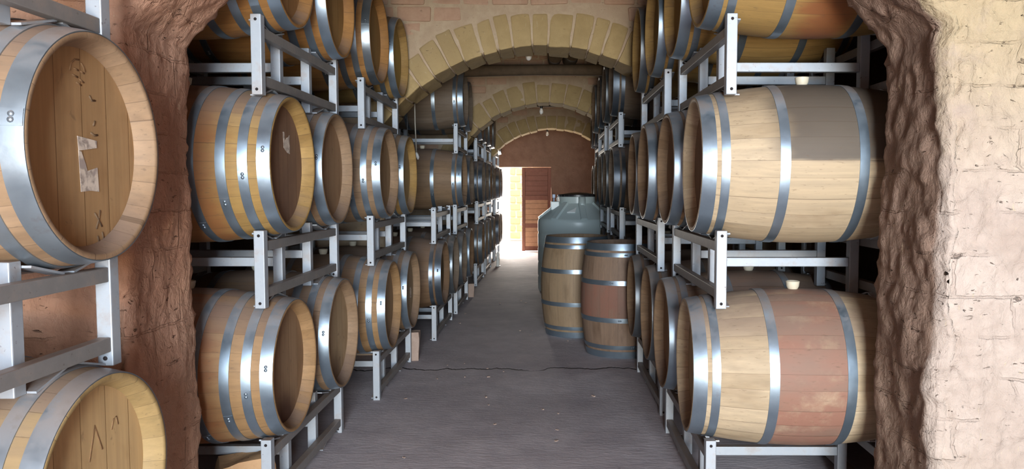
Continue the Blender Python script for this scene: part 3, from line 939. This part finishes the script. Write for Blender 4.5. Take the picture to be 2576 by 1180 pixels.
link('emblem', mb.mesh('emblem'), (M['tank_mark'],), tk)
mb = MB(); mb.tube([(-.275, -.06, 1.20), (-.285, -.06, 1.27), (-.26, -.06, 1.30)], .012, 8); link('vent_pipe', mb.mesh('vent_pipe'), (M['white'],), tk)
mb = MB(); mb.box((-.33, -.02, 1.30), (.04, .03, .05), bev=.006); mb.tube([(-.33, -.02, 1.22), (-.33, -.02, 1.28)], .01, 8); link('float_valve', mb.mesh('float_valve'), (M['blue'],), tk)

# ------------------------------------------------------------------ lamps, logs, cables, bits
def bulb(x, y, z, label):
    r = empty('light_bulb', (x, y, z)); thing(r, label, 'light bulb', 'bare bulbs hanging along the aisle')
    mb = MB(); mb.lathe([(-.055, .0001), (-.052, .012), (-.040, .024), (-.022, .029), (0, .025), (.02, .016), (.03, .0135)], 20, 'z')
    link('bulb', mb.mesh('bulb'), (M['bulb'],), r)
    mb = MB(); mb.lathe([(.028, .016), (.030, .020), (.075, .020), (.085, .010), (.09, .004)], 16, 'z'); link('socket', mb.mesh('socket', sharp=40), (M['socket'],), r)
    mb = MB(); mb.tube([(0, 0, .088), (.01, .01, (ZT - z) * .5), (0, 0, ZT - z)], .004, 6); link('wire', mb.mesh('wire'), (M['cable'],), r)
bulb(-.165, 7.05, 2.635, 'bare white bulb with black socket just behind the second arch')
bulb(-.075, 10.95, 2.525, 'bare bulb hanging just behind the third arch')
bulb(.015, 14.7, 2.475, 'bare bulb hanging nearest the far end wall')

def log(name, p0, p1, r, label=None, seed=0):
    mb = MB(); p0 = Vector(p0); p1 = Vector(p1); pts = []; rs = []
    for i in range(15):
        t = i / 14; p = p0.lerp(p1, t)
        p = p + Vector((0, noise.noise(Vector((t * 3, seed, 0))) * .03, noise.noise(Vector((t * 3, seed, 5))) * .025))
        pts.append(p); rs.append(r * (1 + .12 * noise.noise(Vector((t * 5, seed, 9)))))
    mb.tube(pts, rs, 14)
    return struct(link(name, mb.mesh(name), (M['log'],)))
log('trim_1', (XL, 8.55, 2.70), (XR, 8.55, 2.74), .062, seed=1)
log('trim_2', (XL, 12.4, 2.80), (XR, 12.4, 2.80), .06, seed=2)
log('trim_3', (XL, 4.6, 2.98), (XR, 4.6, 3.0), .06, seed=3)
for i, (x, r, y0) in enumerate(((.10, .085, 8.9), (.30, .088, 8.75))):
    log('trim_%d' % (4 + i), (x, y0, 2.95), (x, 10.3, 3.12), r, seed=5 + i)

mb = MB()
mb.tube([(-1.20, 7.0, 3.2), (-1.225, 7.0, 2.4), (-1.215, 7.0, 1.95), (-1.20, 6.99, 1.70)], .006, 6)
link_o = link('hanging_cable', None)
bpy.data.objects.remove(link_o)
hc = empty('hanging_cable', (-1.20, 7.0, 1.70)); thing(hc, 'straight pale cable with plug hanging behind the second arch, on the left', 'cable', 'cables hanging behind the second arch')
mb = MB(); mb.tube([(0, 0, 1.5), (-.015, 0, .8), (-.01, 0, .3), (0, 0, .03)], .006, 6); link('cord', mb.mesh('cord'), (M['cable'],), hc)
mb = MB(); mb.tube([(0, 0, .035), (0, 0, .02), (.012, 0, -.01), (.014, 0, -.03)], [.008, .016, .014, .005], 10); link('plug', mb.mesh('plug'), (M['white'],), hc)
mb = MB(); mb.tube([(-1.31, 7.08, 3.2), (-1.30, 7.08, 2.2), (-1.29, 7.05, 1.9), (-1.25, 7.05, 1.66), (-1.21, 7.05, 1.52), (-1.25, 7.05, 1.40), (-1.30, 7.05, 1.30)], .0055, 6)
o = link('hanging_cable', mb.mesh('cord'), (M['socket'],)); thing(o, 'dark curved cable beside the pale one behind the second arch', 'cable', 'cables hanging behind the second arch')

def rock(name, loc, d, mat, label, cat, seed, rz=0.0, jit=.02, bev=.02, tilt=0.0):
    mb = MB()
    bm = bmesh.new(); bmesh.ops.create_cube(bm, size=1.0)
    for v in bm.verts: v.co = Vector((v.co.x * d[0], v.co.y * d[1], (v.co.z + .5) * d[2]))
    bmesh.ops.subdivide_edges(bm, edges=list(bm.edges), cuts=4, use_grid_fill=True)
    bm.verts.index_update()
    vs = []
    for v in bm.verts:
        q = v.co * 8 + Vector((seed, 0, 0)); w = v.co.copy()
        # round the corners
        for k, s in ((0, d[0]), (1, d[1])):
            t = abs(w[k]) / (s / 2)
            w[k] *= 1 - .10 * max(0, abs(w[2] / d[2] * 2 - 1) - .5) * t
        w += Vector((noise.noise(q), noise.noise(q + Vector((3, 3, 3))), noise.noise(q + Vector((7, 1, 2))) * (1 if v.co.z > .01 else 0))) * jit
        w.z = max(0, w.z)
        vs.append(w)
    mb.add(vs, [tuple(v.index for v in f.verts) for f in bm.faces], 0, True); bm.free()
    o = link(name, mb.mesh(name, sharp=60), (mat,), None, loc, (tilt, 0, rz)); thing(o, label, cat); return o
M['blockm'] = mat_clay('dusty_block', (.34, .24, .19), (.42, .31, .25), (.36, .27, .22), 2.0, .01, .4)
M['brickm'] = mat_clay('orange_fired_brick', (.46, .26, .13), (.55, .33, .17), (.45, .28, .16), 2.0, .01, .4)
rock('adobe_block', (-1.09, 6.13, 0), (.10, .10, .235), M['blockm'], 'dusty adobe block standing on end beside the low white rack on the left', 'block', 1, .1, .012)
rock('broken_brick', (-1.40, 3.44, 0), (.24, .14, .15), M['brickm'], 'broken orange brick on the floor under the nearest left rack', 'brick', 4, .5, .03)
rock('broken_brick', (-.99, 9.75, 0), (.10, .09, .17), M['blockm'], 'small reddish brick standing beside the far left racks', 'brick', 6, .1, .01)
mb = MB(); mb.lathe([(0, .045), (.012, .045), (.015, .03), (.11, .03), (.115, .036), (.135, .036), (.14, .028), (.235, .028), (.24, .02), (.26, .02), (.262, .0001)], 20, 'z')
o = link('white_bottle', mb.mesh('white_bottle', sharp=40), (M['white'],), None, (-.88, 13.6, 0)); thing(o, 'small white plastic bottle on the floor at the far left racks', 'bottle')
# small stones and chips lying on the floor
rs = random.Random(12)
mb = MB()
for i in range(40):
    x = rs.uniform(-.95, .5); y = rs.uniform(3.3, 9.5); s = rs.uniform(.006, .014)
    rough_block(mb, (x, y, s * .25), (s * rs.uniform(1.2, 2.6), s, s * .6), Matrix.Rotation(rs.uniform(0, 3.1), 3, 'Z'), 0, .003, s * .15, i)
o = link('floor_chips', mb.mesh('floor_chips'), (M['blockm'],)); o['kind'] = 'stuff'; o['label'] = 'clay crumbs and chips scattered over the aisle floor'; o['category'] = 'crumbs'

# ------------------------------------------------------------------ light
w = bpy.data.worlds.new('sky'); SC.world = w; w.use_nodes = True
bg = w.node_tree.nodes['Background']; bg.inputs[0].default_value = (.80, .90, 1.0, 1); bg.inputs[1].default_value = 5.0

sd = bpy.data.lights.new('sun', 'SUN'); sd.energy = 9; sd.angle = math.radians(.6); sd.color = (1.0, .90, .74)
so = bpy.data.objects.new('sun', sd); COL.objects.link(so)
so.rotation_euler = (math.radians(38), 0, math.radians(-12))

def area(name, loc, rot, sx, sy, e, col):
    d = bpy.data.lights.new(name, 'AREA'); d.shape = 'RECTANGLE'; d.size = sx; d.size_y = sy; d.energy = e; d.color = col
    o = bpy.data.objects.new(name, d); COL.objects.link(o); o.location = loc; o.rotation_euler = rot; return o
# daylight in the entrance behind the viewer
area('entrance_daylight', (.45, YB - .1, 1.65), (PI / 2 - .16, 0, 0), 1.7, 2.7, 900, (.74, .87, 1.0))
# added fill lamp imitating sunlit yard bounce, warm light up into the vault
area('yard_bounce_fill', (.10, YB - .9, .10), (PI / 2 + .62, 0, 0), 2.0, .9, 470, (1.0, .76, .40))
# daylight in the far doorway
area('far_door_daylight', (-.9, YE + .35, .95), (-PI / 2, 0, 0), .68, 1.8, 170, (1.0, .94, .84))

vs = SC.view_settings
vs.view_transform = 'Standard'; vs.look = 'None'; vs.gamma = 1.0; vs.use_curve_mapping = False
vs.exposure = 0.22
